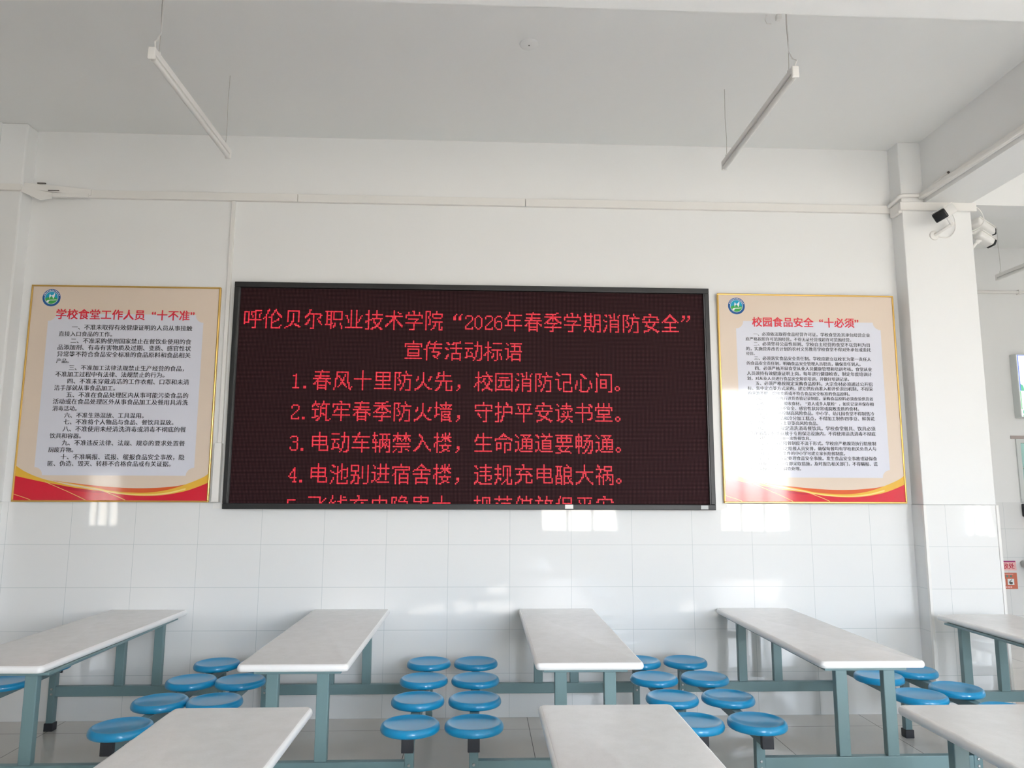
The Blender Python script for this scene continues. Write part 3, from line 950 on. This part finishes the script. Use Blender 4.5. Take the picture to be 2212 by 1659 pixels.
    wing = [q_([(-0.30, -0.22), (-0.36, 0.3), (-0.26, 0.66), (-0.16, 0.42), (0.0, 0.34), (-0.2, 0.1)]),
            q_([(0.30, -0.22), (0.16, 0.12), (-0.02, 0.34), (0.30, 0.5), (0.42, 0.78), (0.54, 0.64), (0.46, 0.16)])]
    path = [smooth_curve(q_([(-0.72, -0.66), (-0.62, -0.46), (-0.3, -0.36), (0.3, -0.33), (0.84, -0.28)])) + smooth_curve(q_([(0.84, -0.38), (0.3, -0.44), (-0.2, -0.46), (-0.36, -0.6), (-0.42, -0.84)]))]
    flat('emblem_wings', wing + path, M_WHI, em, F0 - 0.0016)
    dots = []
    for q in range(13):
        a_ = R(20 + q * 140 / 12)
        cx, cz, h_ = ex + er * 0.87 * math.cos(a_), ez + er * 0.87 * math.sin(a_), er * 0.045
        ta, ra = (-math.sin(a_), math.cos(a_)), (math.cos(a_), math.sin(a_))
        dots.append([(cx + ta[0] * i * h_ + ra[0] * j * h_ * 1.1, cz + ta[1] * i * h_ + ra[1] * j * h_ * 1.1) for i, j in ((-1, -1), (1, -1), (1, 1), (-1, 1))])
    flat('emblem_lettering', dots, M_WHI, em, F0 - 0.0007)
    return t


poster(-3.575, 0.0, 1.50, 'cream poster of ten canteen staff rules at the left end of the wall', LEFT_TITLE, (0.192, 1.255), LEFT_LINES)
poster(1.590, -0.0145, 1.507, 'cream poster of ten food safety rules between the display and the column', RIGHT_TITLE, (0.266, 1.150), RIGHT_LINES)


# ------------------------------------------------------------------ cable trunking
t = thing('cable_trunking', 'long white cable trunking running level along the wall above the display', 'trunking', (0, 0, 3.815))
for a, b in ((-3.22, -1.647), (-1.643, 0.107), (0.111, 3.028)):
    bm = new(); box(bm, a, b, -0.030, -0.0003, -0.031, 0.031, 0.003)
    obj('cover', bm, M_TRUNK, t)
t = thing('cable_trunking', 'cracked end of white trunking bending over the left pilaster', 'trunking', (-3.65, 0, 3.81))
bm = new(); obox(bm, Vector((0.22, -0.058, 0.020)), Vector((1, 0.16, -0.03)).normalized(), Vector((-0.16, 1, 0)).normalized(), Vector((0.03, 0, 1)).normalized(), 0.47, 0.03, 0.05, 0.003)
obj('cover', bm, M_TRUNK, t)
bm = new(); obox(bm, Vector((0.24, -0.055, -0.024)), Vector((1, 0.13, 0.05)).normalized(), Vector((-0.13, 1, 0)).normalized(), Vector((-0.05, 0, 1)).normalized(), 0.40, 0.03, 0.032, 0.003)
obj('cover', bm, M_TRUNK, t)
bm = new()
f = bm.faces.new([bm.verts.new(p) for p in ((-0.01, -0.150, -0.028), (0.13, -0.108, -0.085), (0.20, -0.098, -0.066), (0.20, -0.098, -0.02), (0.0, -0.150, 0.0))])
r_ = bmesh.ops.extrude_face_region(bm, geom=[f])
bmesh.ops.translate(bm, verts=[g for g in r_['geom'] if isinstance(g, bmesh.types.BMVert)], vec=(0, 0.006, 0))
obj('torn_flap', bm, M_TRUNK, t)
bm = new(); box(bm, 0.10, 0.16, -0.119, -0.108, 0.040, 0.049); box(bm, 0.17, 0.25, -0.0965, -0.090, -0.004, 0.001)
obj('crack', bm, M_GAP, t)

t = thing('cable_trunking', 'short white trunking across the front of the left pilaster', 'trunking', (-3.95, -0.13, 3.81))
bm = new(); box(bm, -0.30, 0.31, -0.028, -0.0005, -0.028, 0.022, 0.003)
obj('cover', bm, M_TRUNK, t)
t = thing('cable_trunking', 'thin white trunking dropping beside the left edge of the display', 'trunking', (-2.131, 0, 2.86))
bm = new(); box(bm, -0.014, 0.014, -0.022, -0.0003, -0.93, 0.922, 0.002)
obj('cover', bm, M_TRUNK, t)
t = thing('cable_trunking', 'wide short white trunking at the lower left corner of the display', 'trunking', (-2.133, 0, 1.715))
bm = new(); box(bm, -0.026, 0.026, -0.046, -0.0003, -0.213, 0.213, 0.003)
obj('cover', bm, M_TRUNK, t)

t = thing('cable_trunking', 'white trunking wrapped around the top of the camera column', 'trunking', (3.31, CY0, 3.785))
bm = new(); box(bm, CX0 - 3.31 - 0.03, CX1 - 3.31 + 0.03, -0.030, -0.0003, -0.03, 0.035, 0.003)
obj('cover', bm, M_TRUNK, t)
t = thing('cable_trunking', 'short white trunking on the left side of the camera column top', 'trunking', (CX0, CY0, 3.785))
bm = new(); box(bm, -0.03, -0.0003, 0.0003, 0.118, -0.045, 0.034, 0.003)
obj('cover', bm, M_TRUNK, t)
t = thing('conduit', 'white conduit bending round the column corner up to the beam', 'conduit', (3.31, CY0, 3.785))
bm = new(); tube(bm, [(-0.31, 0.118, 0.050), (-0.302, 0.05, 0.066), (-0.296, -0.006, 0.080), (-0.275, -0.020, 0.086), (-0.20, -0.020, 0.090), (-0.149, -0.02, 0.092)], 0.016, 12)
obj('pipe', bm, M_TRUNK, t, smooth=50)
t = thing('conduit', 'white conduit fixed along the side of the column beam', 'conduit', (3.21, -0.17, 3.872))
bm = new(); box(bm, -0.045, -0.0003, -7.5, 0.018, -0.024, 0.024, 0.012)
obj('cover', bm, M_TRUNK, t)
bm = new(); tube(bm, [(-0.02, -0.33, 0.045), (-0.02, -0.25, 0.035), (-0.02, -0.16, 0.033)], 0.012, 8)
obj('stub', bm, M_TRUNK, t, smooth=50)
bm = new(); tube(bm, [(-0.02, -0.338, 0.046), (-0.02, -0.330, 0.045)], 0.009, 8)
obj('stub_opening', bm, M_GAP, t)

t = thing('pipe', 'thin white pipe along the wall above the serving hatch', 'pipe', (5.6, YK, 3.805))
bm = new(); tube(bm, [(-2.4, -0.022, 0), (2.95, -0.022, 0)], 0.018, 8)
obj('run', bm, M_TRUNK, t, smooth=50)
for px in (-1.3, 0.17, 1.5):
    bm = new(); box(bm, px, px + 0.03, -0.045, -0.0003, -0.026, 0.026, 0.003)
    obj('clip', bm, M_TRUNK, t)


# ------------------------------------------------------------------ hanging tube lamps
def copy_tree(o, parent=None):
    c = o.copy()
    COL.objects.link(c)
    if parent:
        c.parent = parent
    for ch in list(o.children):
        copy_tree(ch, c)
    return c


def lamp(loc, label):
    """origin at the far end of the fitting; it runs towards -Y"""
    t = thing('tube_lamp', label, 'lamp', loc, 'hanging tube lamps')
    Lh = 1.14
    bm = new(); box(bm, -0.0185, 0.0185, -Lh, 0, -0.022, 0.012, 0.004)
    obj('housing', bm, M_WHITEP, t)
    bm = new(); tube(bm, [(0, -Lh + 0.02, -0.036), (0, -0.005, -0.036)], 0.0155, 14)
    obj('tube', bm, mat('lamp_tube', (0.74, 0.735, 0.71, 1), 0.35), t, smooth=50)
    for y in (-Lh - 0.012, -0.004):
        bm = new(); box(bm, -0.0195, 0.0195, y, y + 0.016, -0.052, 0.013, 0.006, 3)
        obj('end_cap', bm, M_WHITEP, t)
    for y in (-Lh + 0.07, -0.05):
        bm = new(); box(bm, -0.008, 0.008, y - 0.008, y + 0.008, 0.012, 0.034, 0.002)
        obj('clip', bm, M_WHITEP, t)
        bm = new(); tube(bm, [(0, y, 0.03), (0.003, y, 0.15), (-0.002, y, 0.3), (0.002, y, CEIL - loc[2] - 0.002)], 0.0019, 5)
        obj('suspension_wire', bm, M_CORD, t)
    bm = new(); tube(bm, [(0.004, -Lh + 0.02, 0.01), (0.012, -Lh - 0.005, 0.045), (0.006, -Lh + 0.03, 0.075), (0.004, -Lh + 0.07, 0.14), (0.004, -Lh + 0.075, CEIL - loc[2] - 0.004)], 0.0035, 6)
    obj('power_cord', bm, M_WHITEP, t)
    return t


l0 = lamp((-1.909, -0.82, 3.812), 'white tube lamp hanging on wires over the left poster')
l1 = copy_tree(l0); l1.location = (1.421, -0.81, 3.812)
l1['label'] = 'white tube lamp hanging on wires over the right poster'
l2 = copy_tree(l0); l2.location = (5.115, 1.70, 3.812)
l2['label'] = 'white tube lamp in the far hall behind the cameras'

# ceiling fittings
t = thing('ceiling_cover', 'small round blank cover on the ceiling between the two tube lamps', 'cover', (0.054, -1.314, CEIL))
bm = new(); lathe(bm, [(0, -0.010), (0.050, -0.010), (0.056, -0.007), (0.058, 0)], 32)
obj('plate', bm, M_CEIL, t, smooth=30)
bm = new(); lathe(bm, [(0, -0.0125), (0.004, -0.012), (0.005, -0.010)], 10)
obj('screw', bm, M_GAP, t)
t = thing('ceiling_hook', 'small hook and socket on the ceiling by the right lamp cord', 'hook', (1.44, -1.66, CEIL))
bm = new(); tube(bm, [(-0.035, 0, -0.002), (-0.045, 0, -0.03), (-0.035, 0, -0.055), (-0.01, 0, -0.055)], 0.003, 6)
obj('hook', bm, M_WHITEP, t)
bm = new(); box(bm, 0.02, 0.05, -0.015, 0.015, -0.03, 0, 0.004)
obj('socket', bm, M_WHITEP, t)


# ------------------------------------------------------------------ cameras on the column
def bend(P, n=5):
    P = [P[0]] + list(P) + [P[-1]]
    out = []
    for i in range(1, len(P) - 2):
        for q in range(n):
            u = q / n
            out.append(0.5 * (2 * P[i] + (P[i + 1] - P[i - 1]) * u + (2 * P[i - 1] - 5 * P[i] + 4 * P[i + 1] - P[i + 2]) * u * u
                              + (3 * P[i] - P[i - 1] - 3 * P[i + 1] + P[i + 2]) * u ** 3))
    return out + [P[-1]]


def cctv(name_label, back, front, base, base_n, ball, w=0.094, h=0.066, roll=0.0, cord=None):
    back, front, base, ball = Vector(back), Vector(front), Vector(base), Vector(ball)
    t = thing('security_camera', name_label, 'camera', base, 'security cameras on the column')
    d = (front - back).normalized()
    ref = Vector((0, 0, 1))
    ax = d.cross(ref).normalized()
    az = ax.cross(d).normalized()
    c, s_ = math.cos(roll), math.sin(roll)
    ax, az = ax * c + az * s_, az * c - ax * s_
    L = (front - back).length
    mid = (front + back) / 2 - base
    bm = new(); obox(bm, mid, ax, d, az, w, L, h, 0.018)
    obj('body', bm, M_WHITEP, t, smooth=40)
    bm = new(); obox(bm, front - base + d * 0.004, ax, d, az, w * 0.93, 0.022, h * 0.90, 0.010)
    obj('front_glass', bm, M_DARKGL, t, smooth=40)
    # raised sunshield lip on top
    bm = new(); obox(bm, mid + az * (h / 2 + 0.002) + d * 0.006, ax, d, az, w * 0.98, L * 0.96, 0.008, 0.003)
    obj('sunshield', bm, M_WHITEP, t)
    n = Vector(base_n)
    rot = n.to_track_quat('Z', 'Y').to_matrix().to_4x4()
    bm = new(); lathe(bm, [(0, 0.014), (0.024, 0.014), (0.036, 0.008), (0.038, 0.0003)], 28, rot)
    obj('wall_plate', bm, M_WHITEP, t, smooth=40)
    bm = new(); tube(bm, [n * 0.010, n * 0.03, (ball - base)], 0.011, 10)
    obj('arm', bm, M_WHITEP, t, smooth=50)
    bm = new()
    bmesh.ops.create_uvsphere(bm, u_segments=14, v_segments=10, radius=0.019, matrix=Matrix.Translation(ball - base))
    tube(bm, [ball - base, (ball - base) * 0.4 + mid * 0.6], 0.012, 10)
    obj('ball_joint', bm, M_WHITEP, t, smooth=50)
    if cord:
        bm = new(); tube(bm, bend([Vector(p) - base for p in cord]), 0.0045, 8)
        obj('cable', bm, M_WHITEP, t, smooth=50)
    return t


cctv('white camera with a square black front on the face of the column', (3.345, -0.245, 3.730), (3.165, -0.410, 3.622), (3.275, CY0, 3.562), (0, -1, 0), (3.365, -0.235, 3.625),
     w=0.102, h=0.080, roll=-0.35, cord=[(3.37, -0.225, 3.73), (3.425, -0.185, 3.68), (3.43, -0.17, 3.60), (3.38, -0.165, 3.545), (3.30, -0.16, 3.55)])
cctv('upper white camera on the right side of the column, pointing away', (3.735, 0.04, 3.75), (3.93, 0.13, 3.695), (CX1, 0.08, 3.64), (1, 0, 0), (3.76, 0.08, 3.675),
     roll=0.1, cord=[(3.60, -0.12, 3.815), (3.67, -0.115, 3.80), (3.72, -0.10, 3.72), (3.71, -0.05, 3.67), (3.65, 0.0, 3.645)])
cctv('lower white camera on the right side of the column, half hidden', (3.66, -0.085, 3.60), (3.78, -0.075, 3.53), (CX1, -0.08, 3.48), (1, 0, 0), (3.66, -0.085, 3.54), w=0.085, h=0.06, roll=0.1)


# ------------------------------------------------------------------ serving hatch wall
t = thing('light_box', 'bright lit screen box with blue and green edge on the hatch wall', 'screen', (5.62, YK, 2.39))
bm = new(); box(bm, 0, 1.25, -0.10, -0.0003, 0, 0.70, 0.006)
obj('casing', bm, M_ALU, t)
M_SCR = mat('lit_screen', (0.8, 0.8, 0.8, 1), 0.3, emit=(0.96, 1.0, 1.0, 1), estr=1.25)
bm = new(); box(bm, 0.012, 1.238, -0.1025, -0.100, 0.012, 0.688)
obj('screen', bm, M_SCR, t)
def lit(name, r, g, b, s=0.8):
    return mat(name, (0.2, 0.2, 0.2, 1), 0.3, emit=sr(r, g, b), estr=s)
bm = new(); box(bm, 0.012, 0.024, -0.1035, -0.1026, 0.29, 0.688); box(bm, 0.024, 1.238, -0.1035, -0.1026, 0.680, 0.688)
obj('border', bm, lit('lit_blue', 90, 130, 240), t)
bm = new(); box(bm, 0.012, 0.022, -0.1035, -0.1026, 0.09, 0.288); box(bm, 0.022, 1.238, -0.1035, -0.1026, 0.012, 0.026)
obj('border', bm, lit('lit_green', 60, 200, 110), t)
bm = new(); sheet(bm, [(0.024, 0.29), (0.024, 0.37), (0.05, 0.35), (0.07, 0.29)], -0.1035, -0.1026)
sheet(bm, [(0.024 + 0.022 * (1 + math.cos(a * 0.5)), 0.058 + 0.03 * math.sin(a * 0.5)) for a in range(12)], -0.1036, -0.1026)
sheet(bm, [(0.10 + 0.014 * math.cos(a * 0.5), 0.050 + 0.02 * math.sin(a * 0.5)) for a in range(12)], -0.1036, -0.1026)
obj('picture', bm, lit('lit_picture', 70, 210, 160), t)
bm = new()
for q in range(24):
    a = 2 * math.pi * q / 24
    for r_, w in ((0.062, 0.006), (0.045, 0.004)):
        cx, cz = 0.165 + r_ * math.cos(a), 0.585 + r_ * math.sin(a)
        sheet(bm, [(cx - w, cz - w), (cx + w, cz - w), (cx + w, cz + w), (cx - w, cz + w)], -0.1036, -0.1026)
obj('emblem', bm, lit('lit_cyan', 110, 215, 225), t)

# hatch frame and glass
bm = new()
box(bm, 5.60, 7.6, YK - 0.02, YK + 0.05, 2.12, 2.164)
box(bm, 5.60, 5.645, YK - 0.02, YK + 0.05, 1.52, 2.12)
box(bm, 7.555, 7.6, YK - 0.02, YK + 0.05, 1.52, 2.12)
box(bm, 5.60, 7.6, YK - 0.03, YK + 0.05, 1.481, 1.52)
box(bm, 6.3, 6.34, YK - 0.0, YK + 0.05, 1.52, 2.12)
struct('window_7', bm, M_ALU, 'pale framed serving hatch window at the right edge', 'window')
bm = new(); box(bm, 5.645, 7.555, YK + 0.02, YK + 0.024, 1.52, 2.12)
gm = mat('hatch_glass', (0.80, 0.92, 0.88, 1), 0.02)
gm.node_tree.nodes['Principled BSDF'].inputs['Transmission Weight'].default_value = 1.0
gm.node_tree.nodes['Principled BSDF'].inputs['IOR'].default_value = 1.2
gp = obj('window_7_glass', bm, gm); gp['kind'] = 'structure'
bm = new(); box(bm, 5.55, 7.65, YK - 0.012, YK - 0.0043, 2.166, 2.20)
struct('trim_7', bm, mat('hatch_lintel', (0.42, 0.36, 0.34, 1), 0.5), 'brownish strip along the top of the serving hatch', 'trim')

# kitchen behind the hatch
bm = new(); box(bm, 5.0, XR, 3.6, 3.7, 0, CEIL)
struct('wall_kitchen', bm, mat('kitchen_paint', (0.22, 0.30, 0.28, 1), 0.6), 'grey green kitchen wall seen through the hatch', 'wall')
bm = new(); box(bm, 5.0, XR, 2.52, 3.7, 3.0, 3.1)
struct('ceiling_kitchen', bm, M_CEIL, 'kitchen ceiling behind the hatch', 'ceiling')
bm = new(); box(bm, 5.0, XR, 2.6, 3.7, -0.1, 0.0)
struct('floor_kitchen', bm, M_FLOOR, 'kitchen floor behind the hatch', 'floor')
ld = bpy.data.lights.new('kitchen_fill_light', 'AREA'); ld.shape = 'RECTANGLE'; ld.size = 1.2; ld.size_y = 0.1; ld.energy = 2.5  # added fill without a lamp body, keeps the kitchen from going dark
lo = bpy.data.objects.new('kitchen_fill_light', ld); lo.location = (6.6, 3.1, 2.95); COL.objects.link(lo)
t = thing('storage_rack', 'steel rack with white boxes behind the serving hatch', 'rack', (5.72, 2.95, 0))
for a, b in ((0, 0), (0.55, 0), (0, 0.3), (0.55, 0.3)):
    bm = new(); box(bm, a - 0.012, a + 0.012, b - 0.012, b + 0.012, 0, 2.1)
    obj('post', bm, M_STEEL, t)
for z in (0.4, 1.1, 1.62, 1.86):
    bm = new(); box(bm, -0.012, 0.562, -0.012, 0.312, z, z + 0.02)
    obj('shelf', bm, M_STEEL, t)
for q, (px, z, w, h) in enumerate(((5.76, 1.641, 0.12, 0.10), (5.90, 1.641, 0.12, 0.13), (5.78, 1.881, 0.14, 0.12), (5.95, 1.881, 0.1, 0.09))):
    bm = new(); box(bm, -w / 2, w / 2, -0.08, 0.08, 0, h, 0.008)
    tag(obj('storage_box', bm, M_WHITEP, loc=(px + w / 2, 3.1, z)), ['small white box on the lower hatch rack shelf, by the post', 'taller white box on the lower hatch rack shelf', 'wide white box on the top hatch rack shelf', 'small white box on the top hatch rack shelf, right'][q], 'box', 'boxes on the kitchen rack')

# counter ledge and dark appliance under the hatch
t = thing('counter_ledge', 'grey metal counter ledge with rounded end under the hatch', 'counter', (5.53, YK - 0.0045, 0.80))
bm = new(); box(bm, 0, 2.0, -0.16, -0.0003, 0, 0.07, 0.02, 3)
obj('slab', bm, M_STEEL, t, smooth=40)
bm = new(); box(bm, 0.1, 0.13, -0.12, -0.0003, -0.12, 0.0, 0.004); box(bm, 1.8, 1.83, -0.12, -0.0003, -0.12, 0.0, 0.004)
obj('bracket', bm, M_STEEL, t)
t = thing('card_reader', 'dark card reader box on the wall below the hatch corner', 'card reader', (5.60, YK - 0.0045, 1.28))
bm = new(); box(bm, 0, 0.30, -0.06, -0.0003, 0.05, 0.185, 0.008)
obj('body', bm, M_BLACKP, t)
bm = new(); box(bm, 0.035, 0.265, -0.0625, -0.0601, 0.085, 0.165)
obj('screen', bm, M_DARKGL, t)
bm = new(); box(bm, 0.045, 0.28, -0.05, -0.0003, -0.08, 0.048, 0.006)
obj('keypad', bm, mat('red_plastic', sr(190, 70, 90), 0.4), t)

# two small signs
t = thing('wall_sign', 'small pink sign with red characters above the orange notice', 'sign', (5.14, YK - 0.0045, 0.766))
bm = new(); box(bm, 0, 0.344, -0.004, -0.0003, 0, 0.10)
obj('plate', bm, M_PINK, t)
bm = new(); box(bm, 0, 0.335, -0.0052, -0.0042, 0.086, 0.10)
obj('stripe', bm, M_PURP, t)
V, F = [], []
text_strip(V, F, G_BODY, '存放处', 0.125, 0.325, 0.045, -0.0052, smear=SMEAR)
raw('lettering', V, F, M_SIGNRED, t)
t = thing('wall_notice', 'small orange notice with a pale picture on the hatch wall tiles', 'notice', (5.22, YK - 0.0045, 0.574))
bm = new(); box(bm, 0, 0.262, -0.004, -0.0003, 0, 0.168)
obj('plate', bm, M_BRICK, t)
bm = new(); box(bm, 0.155, 0.225, -0.0052, -0.0042, 0.042, 0.105); box(bm, 0.06, 0.13, -0.0052, -0.0042, 0.042, 0.105)
obj('picture', bm, M_WHI, t)
bm = new(); sheet(bm, [(0.165, 0.07), (0.20, 0.10), (0.204, 0.096), (0.172, 0.066)], -0.0062, -0.0053)
sheet(bm, [(0.19 + 0.02 * math.cos(a * 0.6), 0.062 + 0.014 * math.sin(a * 0.6)) for a in range(10)], -0.0062, -0.0053)
sheet(bm, [(0.09 + 0.02 * math.cos(a * 0.6), 0.07 + 0.02 * math.sin(a * 0.6)) for a in range(10)], -0.0062, -0.0053)
obj('drawing', bm, M_GAP, t)
bm = new()
for px in (0.145, 0.185):
    sheet(bm, [(px, 0.122), (px + 0.02, 0.122), (px + 0.02, 0.142), (px, 0.142)], -0.0052, -0.0042)
obj('lettering', bm, M_TEALINK, t)
bm = new()
for px in (0.13, 0.155, 0.18):
    sheet(bm, [(px, 0.012), (px + 0.017, 0.012), (px + 0.017, 0.028), (px, 0.028)], -0.0052, -0.0042)
for px in range(9):
    sheet(bm, [(0.125 + px * 0.011, 0.150), (0.133 + px * 0.011, 0.150), (0.133 + px * 0.011, 0.156), (0.125 + px * 0.011, 0.156)], -0.0052, -0.0042)
obj('lettering', bm, M_PINK, t)


# ------------------------------------------------------------------ canteen tables with fixed seats
TOPW, TOPL, TH = 0.545, 1.70, 0.036
SEAT_DX = 0.555
SEAT_Y = (-0.31, -0.755, -1.195, -1.640)
FRAME_Y = (-0.20, -1.655)


def tabletop_mesh():
    bm = new()
    def loop(ins, z):
        hw, hl, r = TOPW / 2 - ins, TOPL / 2 - ins, max(0.028 - ins, 0.004)
        vs = []
        for (cx, cy, a0) in ((hw - r, hl - r, 0), (-hw + r, hl - r, 90), (-hw + r, -hl + r, 180), (hw - r, -hl + r, 270)):
            for q in range(7):
                a = R(a0 + q * 15)
                vs.append(bm.verts.new((cx + r * math.cos(a), cy + r * math.sin(a), z)))
        return vs
    prof = [(0.016, 0.0), (0.006, 0.002), (0.0015, 0.008), (0.0, 0.016), (0.0015, 0.025), (0.006, 0.032), (0.012, 0.0352), (0.016, 0.036)]
    rows = [loop(i, z) for i, z in prof]
    for a, b in zip(rows, rows[1:]):
        for q in range(len(a)):
            n = (q + 1) % len(a)
            bm.faces.new((a[q], a[n], b[n], b[q]))
    bm.faces.new(rows[-1])
    bm.faces.new(list(reversed(rows[0])))
    return bm


def make_table():
    t = thing('canteen_table', 'x', 'table', (0, 0, 0), 'canteen tables with fixed seats')
    o = obj('tabletop', tabletop_mesh(), M_TOP, t, smooth=35, loc=(0, -0.012 - TOPL / 2, 0.75 - TH))
    o.data.materials.append(M_EDGE)
    for p in o.data.polygons:
        if p.normal.z < 0.9:
            p.material_index = 1
    # flat steel frame screwed under the top
    bm = new()
    y0, y1 = -0.13, -1.685
    for (a, b, c, d) in ((-0.212, 0.212, y0 - 0.04, y0), (-0.212, 0.212, y1, y1 + 0.04), (-0.212, -0.172, y1 + 0.04, y0 - 0.04), (0.172, 0.212, y1 + 0.04, y0 - 0.04)):
        box(bm, a, b, c, d, 0.700, 0.7138, 0.002)
    obj('top_frame', bm, M_TEAL, t)
    leg_me = None
    for y in FRAME_Y:
        for s in (-1, 1):
            if leg_me is None:
                bm = new(); box(bm, -0.030, 0.030, -0.020, 0.020, 0.285, 0.700, 0.004, 2)
                leg = obj('leg', bm, M_TEAL, t); leg_me = leg.data
            else:
                leg = bpy.data.objects.new('leg', leg_me); COL.objects.link(leg); leg.parent = t
            leg.location = (0.124 * s, y, 0)
        bm = new(); box(bm, -SEAT_DX + 0.020, SEAT_DX - 0.020, -0.020, 0.020, 0.218, 0.2848, 0.004, 2)
        obj('crossbar', bm, M_TEAL, t, loc=(0, y, 0))
        for s in (-1, 1):
            bm = new(); box(bm, -0.0225, 0.0225, -0.0225, 0.0225, 0.004, 0.366, 0.004, 2)
            p = obj('seat_post', bm, M_TEAL, t, loc=(SEAT_DX * s, y, 0))
            bm = new(); box(bm, -0.029, 0.029, -0.029, 0.029, 0.0, 0.052, 0.004, 2)
            obj('foot_cap', bm, M_BLACKP, p)['label'] = 'black rubber foot cap'
            bm = new()
            for q in (0.235, 0.268):
                lathe(bm, [(0, 0.006), (0.006, 0.005), (0.008, 0)], 10, Matrix.Translation((0, -0.0225, q)) @ Matrix.Rotation(R(90), 4, 'X'))
            obj('bolt', bm, M_STEEL, p)
    for s in (-1, 1):
        bm = new(); box(bm, -0.026, 0.026, -1.752, -0.165, 0.3665, 0.416, 0.004, 2)
        b = obj('seat_beam', bm, M_TEAL, t, loc=(SEAT_DX * s, 0, 0))
        for y, d in ((-1.752, -0.030), (-0.165, 0.012)):
            bm = new(); box(bm, -0.029, 0.029, min(y, y + d) - 0.0, max(y, y + d), 0.358, 0.4205, 0.003, 2)
            obj('end_cap', bm, M_BLACKP, b)['label'] = 'black plastic end cap'
    seat_me = None
    for s in (-1, 1):
        for y in SEAT_Y:
            if seat_me is None:
                bm = new()
                lathe(bm, [(0, 0.0245), (0.05, 0.0250), (0.09, 0.0285), (0.115, 0.0335), (0.124, 0.0385), (0.130, 0.0410), (0.136, 0.0395), (0.1425, 0.0335),
                           (0.1465, 0.024), (0.1475, 0.014), (0.145, 0.006), (0.140, 0.002), (0.134, 0.001), (0.130, 0.006), (0.09, 0.012), (0.05, 0.0), (0, 0.0)], 56)
                o = obj('seat', bm, M_SEAT, t, smooth=60); seat_me = o.data
            else:
                o = bpy.data.objects.new('seat', seat_me); COL.objects.link(o); o.parent = t
            o.location = (SEAT_DX * s, y, 0.4165)
    return t


proto = make_table()
# (frame centre x, table top centre x, y of the far end, label)
TABLES = [
    (-1.110, -1.130, 0.0, 'pale canteen table against the wall under the left half of the display'),
    (0.316, 0.336, 0.0, 'pale canteen table against the wall under the right half of the display'),
    (-2.515, -2.572, 0.0, 'pale canteen table against the wall below the left poster'),
    (1.745, 1.777, 0.0, 'pale canteen table against the wall below the right poster'),
    (3.16, 3.235, -0.30, 'pale canteen table in front of the tiled column, cut by the right edge'),
    (-1.13, -1.142, -2.40, 'pale nearest-row table top at the bottom, left of the blue seats'),
    (0.29, 0.292, -2.40, 'pale nearest-row table top at the bottom centre'),
    (1.72, 1.738, -2.44, 'pale nearest-row table cut by the lower right corner'),
]
for i, (fx, tx, y, lab) in enumerate(TABLES):
    o = proto if i == 0 else copy_tree(proto)
    o.location = (fx, y, 0)
    o['label'] = lab
    for ch in o.children:
        if ch.name.startswith('tabletop'):
            ch.location.x = tx - fx
            if i == 2:
                ch.rotation_euler.z = R(-1.4)
